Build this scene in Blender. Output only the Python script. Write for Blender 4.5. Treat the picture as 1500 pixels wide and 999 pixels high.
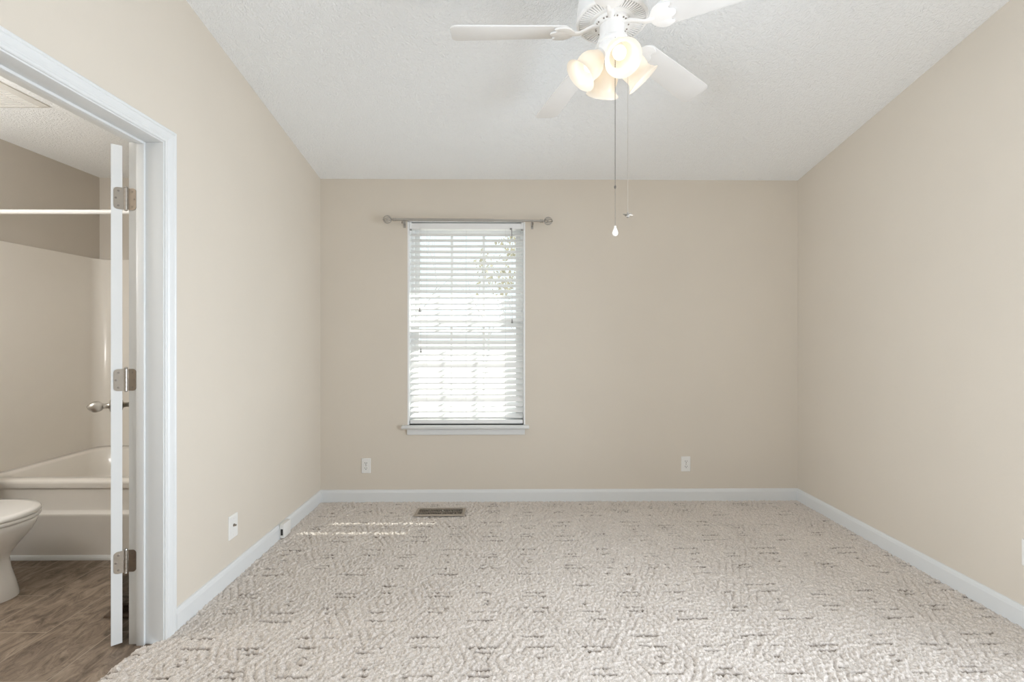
import bpy, bmesh, math, random
import numpy as np
from mathutils import Vector, Matrix, Euler

for o in list(bpy.data.objects):
    bpy.data.objects.remove(o, do_unlink=True)
S = bpy.context.scene
COL = S.collection
R = math.radians
PI = math.pi

# ------------------------------------------------------------ camera
cam_d = bpy.data.cameras.new('camera')
cam = bpy.data.objects.new('camera', cam_d)
COL.objects.link(cam)
cam.location = (0, 0, 1.242)
cam.rotation_euler = (R(90), 0, R(-0.6))
cam_d.sensor_width = 36.0
cam_d.lens = 16.008
cam_d.shift_y = -5.5/1500
cam_d.clip_start = 0.02
cam_d.clip_end = 500
S.camera = cam

# ------------------------------------------------------------ colour management, render options
S.view_settings.view_transform = 'Standard'
S.view_settings.look = 'None'
S.view_settings.gamma = 1
S.view_settings.exposure = -0.05
S.view_settings.use_curve_mapping = False
S.cycles.use_denoising = True
S.cycles.max_bounces = 14
S.cycles.diffuse_bounces = 8
S.cycles.transparent_max_bounces = 24
S.cycles.sample_clamp_indirect = 4.0
S.cycles.caustics_reflective = True
S.cycles.caustics_refractive = False

# ------------------------------------------------------------ sky, sun, added fill lights
W = bpy.data.worlds.new('sky')
S.world = W
W.use_nodes = True
bg = W.node_tree.nodes['Background']
bg.inputs['Color'].default_value = (0.86, 0.93, 1.0, 1)
bg.inputs['Strength'].default_value = 1.4

SUN_AZ, SUN_PROFILE = R(46), R(60)
sun_el = math.atan(math.tan(SUN_PROFILE)*math.cos(SUN_AZ))
sun_d = bpy.data.lights.new('sun', 'SUN')
sun_d.energy = 9.0
sun_d.angle = R(0.53)
sun_d.color = (1.0, 0.96, 0.90)
sun = bpy.data.objects.new('sun', sun_d)
COL.objects.link(sun)
sun.rotation_euler = Vector((-math.sin(SUN_AZ)*math.cos(sun_el), -math.cos(SUN_AZ)*math.cos(sun_el), -math.sin(sun_el))).to_track_quat('-Z', 'Y').to_euler()
sun.location = (6, 10, 9)


def area(name, loc, target, sx, sy, power, color):
    d = bpy.data.lights.new(name, 'AREA')
    d.shape = 'RECTANGLE'
    d.size, d.size_y = sx, sy
    d.energy = power
    d.color = color
    o = bpy.data.objects.new(name, d)
    COL.objects.link(o)
    o.location = loc
    o.rotation_euler = (Vector(target)-Vector(loc)).to_track_quat('-Z', 'Y').to_euler()
    return o


# added fill lights standing in for daylight, in unseen wall openings
FILL_TINT = (0.80, 0.89, 1.0)
area('fill_right', (2.235, 0.95, 1.10), (-1.4, 1.20, 1.00), 1.3, 1.95, 42, FILL_TINT).data.spread = R(115)
area('fill_left', (-1.430, -0.05, 1.45), (2.2, 0.85, 1.45), 1.4, 1.5, 38, FILL_TINT).data.spread = R(115)
area('fill_rear', (-0.2, -1.64, 1.55), (0.6, 3.4, 1.5), 1.8, 1.5, 1, FILL_TINT)
# added bathroom fill light without a fixture, out of view left of the doorway
bd = bpy.data.lights.new('bathroom_fill', 'POINT')
bd.energy = 38
bd.color = (0.98, 0.97, 0.95)
bd.shadow_soft_size = 0.18
bo = bpy.data.objects.new('bathroom_fill', bd)
COL.objects.link(bo)
bo.location = (-2.80, 1.45, 1.85)


# ------------------------------------------------------------ materials
def mat(name, color, rough=0.5, metal=0.0, spec=0.5, noise=0.0, nscale=8.0, bump=0.0, bscale=80.0, coat=0.0):
    m = bpy.data.materials.new(name)
    m.use_nodes = True
    nt = m.node_tree
    b = nt.nodes['Principled BSDF']
    b.inputs['Base Color'].default_value = (*color, 1)
    b.inputs['Roughness'].default_value = rough
    b.inputs['Metallic'].default_value = metal
    b.inputs['Specular IOR Level'].default_value = spec
    if coat:
        b.inputs['Coat Weight'].default_value = coat
    tc = nt.nodes.new('ShaderNodeTexCoord')
    if noise:
        n = nt.nodes.new('ShaderNodeTexNoise')
        n.inputs['Scale'].default_value = nscale
        n.inputs['Detail'].default_value = 4
        nt.links.new(tc.outputs['Object'], n.inputs['Vector'])
        r = nt.nodes.new('ShaderNodeMapRange')
        r.inputs['From Min'].default_value = 0.3
        r.inputs['From Max'].default_value = 0.7
        r.inputs['To Min'].default_value = 1-noise
        r.inputs['To Max'].default_value = 1+noise
        nt.links.new(n.outputs['Fac'], r.inputs['Value'])
        mx = nt.nodes.new('ShaderNodeVectorMath')
        mx.operation = 'SCALE'
        mx.inputs[0].default_value = color
        nt.links.new(r.outputs['Result'], mx.inputs['Scale'])
        nt.links.new(mx.outputs['Vector'], b.inputs['Base Color'])
    if bump:
        n2 = nt.nodes.new('ShaderNodeTexNoise')
        n2.inputs['Scale'].default_value = bscale
        n2.inputs['Detail'].default_value = 3
        nt.links.new(tc.outputs['Object'], n2.inputs['Vector'])
        bp = nt.nodes.new('ShaderNodeBump')
        bp.inputs['Strength'].default_value = bump
        bp.inputs['Distance'].default_value = 0.004
        nt.links.new(n2.outputs['Fac'], bp.inputs['Height'])
        nt.links.new(bp.outputs['Normal'], b.inputs['Normal'])
    return m


M = {}
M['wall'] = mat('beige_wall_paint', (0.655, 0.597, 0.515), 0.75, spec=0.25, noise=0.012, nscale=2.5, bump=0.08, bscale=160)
M['dim_wall'] = mat('beige_wall_paint_dimmed', (0.57, 0.53, 0.475), 0.7, spec=0.25, noise=0.012, nscale=2.5, bump=0.08, bscale=160)  # same beige paint, the room's dimness put into its colour
M['trim'] = mat('white_trim_paint', (0.70, 0.71, 0.705), 0.38, noise=0.01, nscale=6)
M['door'] = mat('white_door_paint', (0.72, 0.73, 0.72), 0.42, noise=0.01, nscale=6)
M['vinyl'] = mat('white_window_vinyl', (0.84, 0.85, 0.85), 0.4, noise=0.01)
M['slat'] = mat('white_faux_wood', (0.84, 0.84, 0.83), 0.34, noise=0.01, nscale=20)
M['plastic'] = mat('white_plastic', (0.78, 0.77, 0.74), 0.35, noise=0.01)
M['dark'] = mat('dark_slot', (0.03, 0.028, 0.025), 0.6, noise=0.05)
M['cord'] = mat('white_cord', (0.70, 0.70, 0.68), 0.8, noise=0.03, nscale=60)
M['tassel'] = mat('grey_tassel', (0.30, 0.30, 0.29), 0.5, noise=0.03)
M['vent_gap'] = mat('grey_vent_gap', (0.16, 0.155, 0.15), 0.7, noise=0.03)
M['nickel'] = mat('satin_nickel', (0.52, 0.49, 0.45), 0.32, 1.0, noise=0.03, nscale=30)
M['nickel_dark'] = mat('aged_nickel', (0.33, 0.29, 0.25), 0.35, 1.0, noise=0.05, nscale=30)
M['rod'] = mat('brushed_rod', (0.46, 0.44, 0.41), 0.38, 0.9, noise=0.03, nscale=30)
M['chain'] = mat('dark_chain', (0.16, 0.145, 0.13), 0.45, 0.7, noise=0.05, nscale=60)
M['crystal'] = mat('clear_pull', (0.86, 0.84, 0.80), 0.12, spec=0.8, noise=0.02)
M['fan'] = mat('white_fan_enamel', (0.84, 0.83, 0.81), 0.4, noise=0.01)
M['blade'] = mat('white_fan_blade', (0.80, 0.79, 0.77), 0.5, noise=0.012, nscale=10)
M['brass'] = mat('dull_screw', (0.28, 0.25, 0.22), 0.5, 0.6, noise=0.05)
M['porcelain'] = mat('white_porcelain', (0.80, 0.785, 0.76), 0.12, noise=0.008, coat=0.3)
M['acrylic'] = mat('almond_acrylic', (0.79, 0.755, 0.70), 0.22, noise=0.008, coat=0.15)
M['register'] = mat('brown_register', (0.40, 0.345, 0.285), 0.45, 0.3, noise=0.05, nscale=30)
M['register_bath'] = mat('dark_brown_register', (0.12, 0.08, 0.055), 0.5, 0.3, noise=0.05, nscale=30)
M['ground'] = mat('pale_gravel', (0.62, 0.61, 0.58), 0.95, noise=0.12, nscale=3)
M['siding'] = mat('pale_siding', (0.70, 0.70, 0.68), 0.7, noise=0.03)
M['bark'] = mat('glare_pale_bark', (0.60, 0.58, 0.56), 0.9, noise=0.2, nscale=20)  # bark lightened in colour to stand for outdoor glare
M['needle'] = mat('glare_pale_leaves', (0.46, 0.42, 0.30), 0.85, noise=0.25, nscale=10)  # leaves lightened for the same glare
M['rubber'] = mat('grey_caulk', (0.72, 0.69, 0.64), 0.5, noise=0.02)


def ceiling_mat():
    m = mat('white_textured_ceiling', (0.885, 0.90, 0.905), 0.9, spec=0.15)
    nt = m.node_tree
    b = nt.nodes['Principled BSDF']
    tc = nt.nodes.new('ShaderNodeTexCoord')
    n = nt.nodes.new('ShaderNodeTexNoise')
    n.inputs['Scale'].default_value = 55
    n.inputs['Detail'].default_value = 3
    n.inputs['Distortion'].default_value = 1.6
    nt.links.new(tc.outputs['Object'], n.inputs['Vector'])
    bp = nt.nodes.new('ShaderNodeBump')
    bp.inputs['Strength'].default_value = 0.8
    bp.inputs['Distance'].default_value = 0.008
    nt.links.new(n.outputs['Fac'], bp.inputs['Height'])
    nt.links.new(bp.outputs['Normal'], b.inputs['Normal'])
    return m


M['ceiling'] = ceiling_mat()


def carpet_mat():
    m = mat('beige_patterned_carpet', (0.6, 0.55, 0.49), 0.95, spec=0.05)
    nt = m.node_tree
    b = nt.nodes['Principled BSDF']
    b.inputs['Sheen Weight'].default_value = 0.15
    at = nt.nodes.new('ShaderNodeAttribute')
    at.attribute_name = 'groove_shade'
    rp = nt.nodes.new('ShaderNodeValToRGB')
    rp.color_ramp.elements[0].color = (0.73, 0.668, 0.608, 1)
    rp.color_ramp.elements[1].color = (0.17, 0.138, 0.108, 1)  # dark end stands for shade down in the carved grooves
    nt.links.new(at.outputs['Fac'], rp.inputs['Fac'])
    tc = nt.nodes.new('ShaderNodeTexCoord')
    n = nt.nodes.new('ShaderNodeTexNoise')
    n.inputs['Scale'].default_value = 230
    n.inputs['Detail'].default_value = 3
    nt.links.new(tc.outputs['Object'], n.inputs['Vector'])
    r = nt.nodes.new('ShaderNodeMapRange')
    r.inputs['From Min'].default_value = 0.3
    r.inputs['From Max'].default_value = 0.7
    r.inputs['To Min'].default_value = 0.74  # tone speckle, low end deepened for shadow between the pile
    r.inputs['To Max'].default_value = 1.15
    nt.links.new(n.outputs['Fac'], r.inputs['Value'])
    mx = nt.nodes.new('ShaderNodeVectorMath')
    mx.operation = 'SCALE'
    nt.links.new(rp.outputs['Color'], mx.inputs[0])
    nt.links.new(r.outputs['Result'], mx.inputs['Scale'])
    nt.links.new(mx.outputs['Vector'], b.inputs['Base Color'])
    bp = nt.nodes.new('ShaderNodeBump')
    bp.inputs['Strength'].default_value = 0.5
    bp.inputs['Distance'].default_value = 0.004
    nt.links.new(n.outputs['Fac'], bp.inputs['Height'])
    nt.links.new(bp.outputs['Normal'], b.inputs['Normal'])
    return m


M['carpet'] = carpet_mat()


def vinyl_floor_mat():
    m = mat('brown_stone_look_vinyl', (0.2, 0.15, 0.11), 0.42, spec=0.4)
    nt = m.node_tree
    b = nt.nodes['Principled BSDF']
    tc = nt.nodes.new('ShaderNodeTexCoord')
    mp = nt.nodes.new('ShaderNodeMapping')
    mp.inputs['Rotation'].default_value = (0, 0, R(90))
    nt.links.new(tc.outputs['Object'], mp.inputs['Vector'])
    br = nt.nodes.new('ShaderNodeTexBrick')
    br.inputs['Scale'].default_value = 1.0
    br.inputs['Brick Width'].default_value = 0.56
    br.inputs['Row Height'].default_value = 0.28
    br.inputs['Mortar Size'].default_value = 0.0028
    br.inputs['Mortar Smooth'].default_value = 0.2
    br.inputs['Color1'].default_value = (0.28, 0.28, 0.28, 1)
    br.inputs['Color2'].default_value = (0.72, 0.72, 0.72, 1)
    br.inputs['Mortar'].default_value = (0.5, 0.5, 0.5, 1)
    nt.links.new(mp.outputs['Vector'], br.inputs['Vector'])
    # long soft veins running along each tile
    mp2 = nt.nodes.new('ShaderNodeMapping')
    mp2.inputs['Scale'].default_value = (7.5, 3.4, 1)
    nt.links.new(tc.outputs['Object'], mp2.inputs['Vector'])
    ad = nt.nodes.new('ShaderNodeVectorMath')
    ad.operation = 'MULTIPLY_ADD'
    ad.inputs[1].default_value = (7, 5, 3)
    nt.links.new(br.outputs['Color'], ad.inputs[0])
    nt.links.new(mp2.outputs['Vector'], ad.inputs[2])
    n = nt.nodes.new('ShaderNodeTexNoise')
    n.inputs['Scale'].default_value = 2.2
    n.inputs['Detail'].default_value = 9
    n.inputs['Roughness'].default_value = 0.76
    n.inputs['Distortion'].default_value = 0.9
    nt.links.new(ad.outputs['Vector'], n.inputs['Vector'])
    rp = nt.nodes.new('ShaderNodeValToRGB')
    e = rp.color_ramp.elements
    e[0].position = 0.36
    e[0].color = (0.085, 0.058, 0.040, 1)
    e[1].position = 0.64
    e[1].color = (0.34, 0.265, 0.20, 1)
    nt.links.new(n.outputs['Fac'], rp.inputs['Fac'])
    mx = nt.nodes.new('ShaderNodeMix')
    mx.data_type = 'RGBA'
    nt.links.new(br.outputs['Fac'], mx.inputs['Factor'])
    nt.links.new(rp.outputs['Color'], mx.inputs['A'])
    mx.inputs['B'].default_value = (0.33, 0.27, 0.21, 1)
    nt.links.new(mx.outputs['Result'], b.inputs['Base Color'])
    bp = nt.nodes.new('ShaderNodeBump')
    bp.inputs['Strength'].default_value = 0.25
    bp.inputs['Distance'].default_value = 0.002
    nt.links.new(n.outputs['Fac'], bp.inputs['Height'])
    nt.links.new(bp.outputs['Normal'], b.inputs['Normal'])
    return m


M['vinyl_floor'] = vinyl_floor_mat()


def glass_mat():
    m = bpy.data.materials.new('window_glass')
    m.use_nodes = True
    nt = m.node_tree
    nt.nodes.clear()
    out = nt.nodes.new('ShaderNodeOutputMaterial')
    tr = nt.nodes.new('ShaderNodeBsdfTransparent')
    tr.inputs['Color'].default_value = (0.96, 0.98, 0.97, 1)
    gl = nt.nodes.new('ShaderNodeBsdfGlossy')
    gl.inputs['Roughness'].default_value = 0.02
    mx = nt.nodes.new('ShaderNodeMixShader')
    mx.inputs['Fac'].default_value = 0.06
    nt.links.new(tr.outputs[0], mx.inputs[1])
    nt.links.new(gl.outputs[0], mx.inputs[2])
    nt.links.new(mx.outputs[0], out.inputs['Surface'])
    return m


M['glass'] = glass_mat()


def shade_mat():
    m = bpy.data.materials.new('frosted_shade_glass')
    m.use_nodes = True
    nt = m.node_tree
    nt.nodes.clear()
    out = nt.nodes.new('ShaderNodeOutputMaterial')
    df = nt.nodes.new('ShaderNodeBsdfDiffuse')
    df.inputs['Color'].default_value = (0.88, 0.84, 0.77, 1)
    tl = nt.nodes.new('ShaderNodeBsdfTranslucent')
    tl.inputs['Color'].default_value = (0.90, 0.85, 0.77, 1)
    mx = nt.nodes.new('ShaderNodeMixShader')
    mx.inputs['Fac'].default_value = 0.45
    gl = nt.nodes.new('ShaderNodeBsdfGlossy')
    gl.inputs['Roughness'].default_value = 0.25
    em = nt.nodes.new('ShaderNodeEmission')
    em.inputs['Color'].default_value = (1.0, 0.93, 0.84, 1)
    em.inputs['Strength'].default_value = 0.10
    sm = nt.nodes.new('ShaderNodeAddShader')
    mx2 = nt.nodes.new('ShaderNodeMixShader')
    mx2.inputs['Fac'].default_value = 0.05
    n = nt.nodes.new('ShaderNodeTexNoise')
    n.inputs['Scale'].default_value = 14
    tc = nt.nodes.new('ShaderNodeTexCoord')
    nt.links.new(tc.outputs['Object'], n.inputs['Vector'])
    bp = nt.nodes.new('ShaderNodeBump')
    bp.inputs['Strength'].default_value = 0.1
    nt.links.new(n.outputs['Fac'], bp.inputs['Height'])
    nt.links.new(bp.outputs['Normal'], gl.inputs['Normal'])
    nt.links.new(df.outputs[0], mx.inputs[1])
    nt.links.new(tl.outputs[0], mx.inputs[2])
    nt.links.new(mx.outputs[0], sm.inputs[0])
    nt.links.new(em.outputs[0], sm.inputs[1])
    nt.links.new(sm.outputs[0], mx2.inputs[1])
    nt.links.new(gl.outputs[0], mx2.inputs[2])
    nt.links.new(mx2.outputs[0], out.inputs['Surface'])
    return m


M['shade'] = shade_mat()


def bulb_mat():
    m = bpy.data.materials.new('lit_bulb')
    m.use_nodes = True
    b = m.node_tree.nodes['Principled BSDF']
    b.inputs['Base Color'].default_value = (0.9, 0.88, 0.82, 1)
    b.inputs['Emission Color'].default_value = (1.0, 0.93, 0.82, 1)
    b.inputs['Emission Strength'].default_value = 0.8
    return m


M['bulb'] = bulb_mat()


# ------------------------------------------------------------ mesh helpers
def link(name, me, m, parent=None):
    o = bpy.data.objects.new(name, me)
    COL.objects.link(o)
    if m is not None:
        me.materials.append(m)
    if parent is not None:
        o.parent = parent
    return o


def build(name, bm, m, parent=None, smooth=False, bevel=0.0, segs=2, angle=40):
    if bevel:
        bm.normal_update()
        es = [e for e in bm.edges if e.is_manifold and e.calc_face_angle(0) > R(35)]
        bmesh.ops.bevel(bm, geom=es, offset=bevel, segments=segs, profile=0.5, affect='EDGES', clamp_overlap=True)
    bmesh.ops.recalc_face_normals(bm, faces=bm.faces)
    me = bpy.data.meshes.new(name)
    bm.to_mesh(me)
    bm.free()
    if smooth or bevel:
        me.polygons.foreach_set('use_smooth', [True]*len(me.polygons))
        me.set_sharp_from_angle(angle=R(angle))
    return link(name, me, m, parent)


def tag(o, label=None, cat=None, group=None, kind=None):
    if label:
        o['label'] = label
    if cat:
        o['category'] = cat
    if group:
        o['group'] = group
    if kind:
        o['kind'] = kind
    return o


def empty(name, loc=(0, 0, 0), rz=0.0):
    o = bpy.data.objects.new(name, None)
    COL.objects.link(o)
    o.empty_display_size = 0.1
    o.location = loc
    o.rotation_euler = (0, 0, rz)
    return o


def box(bm, x0, x1, y0, y1, z0, z1, mtx=None):
    vs = [bm.verts.new((x, y, z)) for x in (x0, x1) for y in (y0, y1) for z in (z0, z1)]
    for f in ((0, 1, 3, 2), (4, 6, 7, 5), (0, 4, 5, 1), (2, 3, 7, 6), (0, 2, 6, 4), (1, 5, 7, 3)):
        bm.faces.new([vs[i] for i in f])
    if mtx is not None:
        for v in vs:
            v.co = mtx @ v.co
    return vs


def prism(bm, pts, a0, a1, axis='x'):
    """polygon pts extruded along axis from a0 to a1; pts in the two other axes, in order"""
    def P(p, a):
        return {'x': (a, p[0], p[1]), 'y': (p[0], a, p[1]), 'z': (p[0], p[1], a)}[axis]
    A = [bm.verts.new(P(p, a0)) for p in pts]
    B = [bm.verts.new(P(p, a1)) for p in pts]
    n = len(pts)
    bm.faces.new(A)
    bm.faces.new(B[::-1])
    for i in range(n):
        bm.faces.new((A[i], B[i], B[(i+1) % n], A[(i+1) % n]))


def rings(bm, loops, cap0=True, cap1=True, closed=True):
    vr = [[bm.verts.new(p) for p in L] for L in loops]
    n = len(vr[0])
    for a, b in zip(vr[:-1], vr[1:]):
        for i in range(n if closed else n-1):
            j = (i+1) % n
            bm.faces.new((a[i], a[j], b[j], b[i]))
    if cap0:
        bm.faces.new(vr[0][::-1])
    if cap1:
        bm.faces.new(vr[-1])
    return vr


def lathe(bm, prof, n=32, mtx=None, cap0=True, cap1=True):
    """prof: (radius, height) list, about local z"""
    loops = []
    for r, h in prof:
        L = [Vector((max(r, 1e-5)*math.cos(2*PI*i/n), max(r, 1e-5)*math.sin(2*PI*i/n), h)) for i in range(n)]
        if mtx is not None:
            L = [mtx @ p for p in L]
        loops.append(L)
    return rings(bm, loops, cap0, cap1)


def tube(bm, pts, r, n=8, cap=True):
    pts = [Vector(p) for p in pts]
    rr = r if isinstance(r, (list, tuple)) else [r]*len(pts)
    loops = []
    up = None
    for i, p in enumerate(pts):
        t = (pts[min(i+1, len(pts)-1)]-pts[max(i-1, 0)]).normalized()
        if up is None:
            up = Vector((0, 0, 1)) if abs(t.z) < 0.9 else Vector((1, 0, 0))
        x = t.cross(up).normalized()
        y = x.cross(t).normalized()
        up = y
        loops.append([p+rr[i]*(math.cos(2*PI*k/n)*x+math.sin(2*PI*k/n)*y) for k in range(n)])
    rings(bm, loops, cap, cap)


def rrect(cx, cy, hx, hy, rad, z, n=6):
    pts = []
    for (sx, sy, a0) in ((1, 1, 0), (-1, 1, 90), (-1, -1, 180), (1, -1, 270)):
        for k in range(n+1):
            a = R(a0+90*k/n)
            pts.append((cx+sx*(hx-rad)+rad*math.cos(a), cy+sy*(hy-rad)+rad*math.sin(a), z))
    return pts


def frame_axis(origin, zdir, xdir=None):
    z = Vector(zdir).normalized()
    x = Vector(xdir) if xdir is not None else (Vector((1, 0, 0)) if abs(z.x) < 0.9 else Vector((0, 1, 0)))
    y = z.cross(x).normalized()
    x = y.cross(z).normalized()
    m = Matrix((x, y, z)).transposed().to_4x4()
    m.translation = Vector(origin)
    return m


def struct(o, label, cat):
    return tag(o, label, cat, kind='structure')


# ------------------------------------------------------------ room dimensions (metres)
XL, XR, YB, YF = -1.413, 2.221, 3.460, -1.60
XLB = -1.545                                 # bathroom face of the left wall
DY0, DY1, DH = 1.150, 1.880, 2.040           # doorway
BX0, BY0, BY1 = -3.060, 0.78, 3.450          # bathroom
FZ = -0.015                                  # bathroom floor, lower than the carpet top
BCZ = 2.440
SL = 0.197                                   # ceiling slope


def cz(y):
    return 2.441+SL*(YB-y)


WX0, WX1, WZ0, WZ1 = -0.756, 0.137, 0.577, 2.131   # window opening
YO = 3.62                                    # outside face of the house wall

# ------------------------------------------------------------ walls and ceilings
bm = bmesh.new()
box(bm, XLB, WX0, YB, YO, -0.05, 2.46)
box(bm, WX1, XR+0.13, YB, YO, -0.05, 2.46)
box(bm, WX0, WX1, YB, YO, -0.05, WZ0)
box(bm, WX0, WX1, YB, YO, WZ1, 2.46)
struct(build('wall_back', bm, M['wall']), 'beige painted wall with the window, facing the camera', 'wall')

bm = bmesh.new()
JT = 0.018
prism(bm, [(DY1+JT, -0.05), (YB, -0.05), (YB, cz(YB)), (DY1+JT, cz(DY1+JT))], XLB, XL)
prism(bm, [(DY0-JT, DH+JT), (DY1+JT, DH+JT), (DY1+JT, cz(DY1+JT)), (DY0-JT, cz(DY0-JT))], XLB, XL)
prism(bm, [(0.67, -0.05), (DY0-JT, -0.05), (DY0-JT, cz(DY0-JT)), (0.67, cz(0.67))], XLB, XL)
prism(bm, [(YF, -0.05), (-0.78, -0.05), (-0.78, cz(-0.78)), (YF, cz(YF))], XLB, XL)
prism(bm, [(-0.78, -0.05), (0.67, -0.05), (0.67, 0.68), (-0.78, 0.68)], XLB, XL)  # sill of an opening made for the left fill light
prism(bm, [(-0.78, 2.22), (0.67, 2.22), (0.67, cz(0.67)), (-0.78, cz(-0.78))], XLB, XL)
bmesh.ops.remove_doubles(bm, verts=bm.verts, dist=1e-5)
struct(build('wall_left', bm, M['wall']), 'beige painted wall on the left with the bathroom doorway', 'wall')

bm = bmesh.new()
QY0, QY1, QZ0, QZ1 = 0.28, 1.62, 0.10, 2.10  # opening made for the right fill light, out of view
prism(bm, [(QY1, -0.05), (YB, -0.05), (YB, cz(YB)), (QY1, cz(QY1))], XR, XR+0.13)
prism(bm, [(YF, -0.05), (QY0, -0.05), (QY0, cz(QY0)), (YF, cz(YF))], XR, XR+0.13)
prism(bm, [(QY0, -0.05), (QY1, -0.05), (QY1, QZ0), (QY0, QZ0)], XR, XR+0.13)
prism(bm, [(QY0, QZ1), (QY1, QZ1), (QY1, cz(QY1)), (QY0, cz(QY0))], XR, XR+0.13)
bmesh.ops.remove_doubles(bm, verts=bm.verts, dist=1e-5)
struct(build('wall_right', bm, M['wall']), 'plain beige painted wall on the right', 'wall')

bm = bmesh.new()
PX0, PX1, PZ0, PZ1 = -1.1, 0.7, 0.80, 2.30  # opening made for the rear fill light
box(bm, XLB, PX0, YF-0.13, YF, -0.05, cz(YF))
box(bm, PX1, XR+0.13, YF-0.13, YF, -0.05, cz(YF))
box(bm, PX0, PX1, YF-0.13, YF, -0.05, PZ0)
box(bm, PX0, PX1, YF-0.13, YF, PZ1, cz(YF))
struct(build('wall_rear', bm, M['wall']), 'beige wall behind the camera with an opening added for a fill light', 'wall')

bm = bmesh.new()
prism(bm, [(YF-0.13, cz(YF-0.13)), (YO, cz(YO)), (YO, cz(YO)+0.10), (YF-0.13, cz(YF-0.13)+0.10)], XLB, XR+0.13)
struct(build('ceiling', bm, M['ceiling']), 'white textured ceiling sloping down to the window wall', 'ceiling')

bm = bmesh.new()
box(bm, -3.5, 4.2, YO, 3.96, 2.36, 2.42)
prism(bm, [(YO, 2.42), (3.98, 2.42), (3.98, 2.47), (YO, 2.58)], -3.5, 4.2)
struct(build('trim_eave', bm, M['siding']), 'roof eave outside above the window', 'eave')

# bathroom shell
bm = bmesh.new()
box(bm, BX0-0.1, BX0, BY0, BY1+0.1, -0.05, BCZ)
struct(build('wall_bathroom_left', bm, M['dim_wall']), 'dim beige bathroom wall at the end of the tub', 'wall')
bm = bmesh.new()
box(bm, BX0, XLB, BY1, BY1+0.1, -0.05, BCZ)
struct(build('wall_bathroom_back', bm, M['dim_wall']), 'dim beige bathroom wall behind the tub', 'wall')
bm = bmesh.new()
box(bm, BX0-0.1, XLB, BY0-0.1, BY0, -0.05, BCZ)
struct(build('wall_bathroom_front', bm, M['dim_wall']), 'bathroom wall out of view near the camera', 'wall')
bm = bmesh.new()
box(bm, BX0-0.1, XLB, BY0-0.1, BY1+0.1, BCZ, BCZ+0.08)
struct(build('ceiling_bathroom', bm, M['ceiling']), 'textured bathroom ceiling', 'ceiling')
bm = bmesh.new()
box(bm, BX0, -1.46, BY0, BY1, FZ-0.05, FZ)
struct(build('floor_bathroom', bm, M['vinyl_floor']), 'brown stone-look vinyl tile floor of the bathroom', 'floor')


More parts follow.
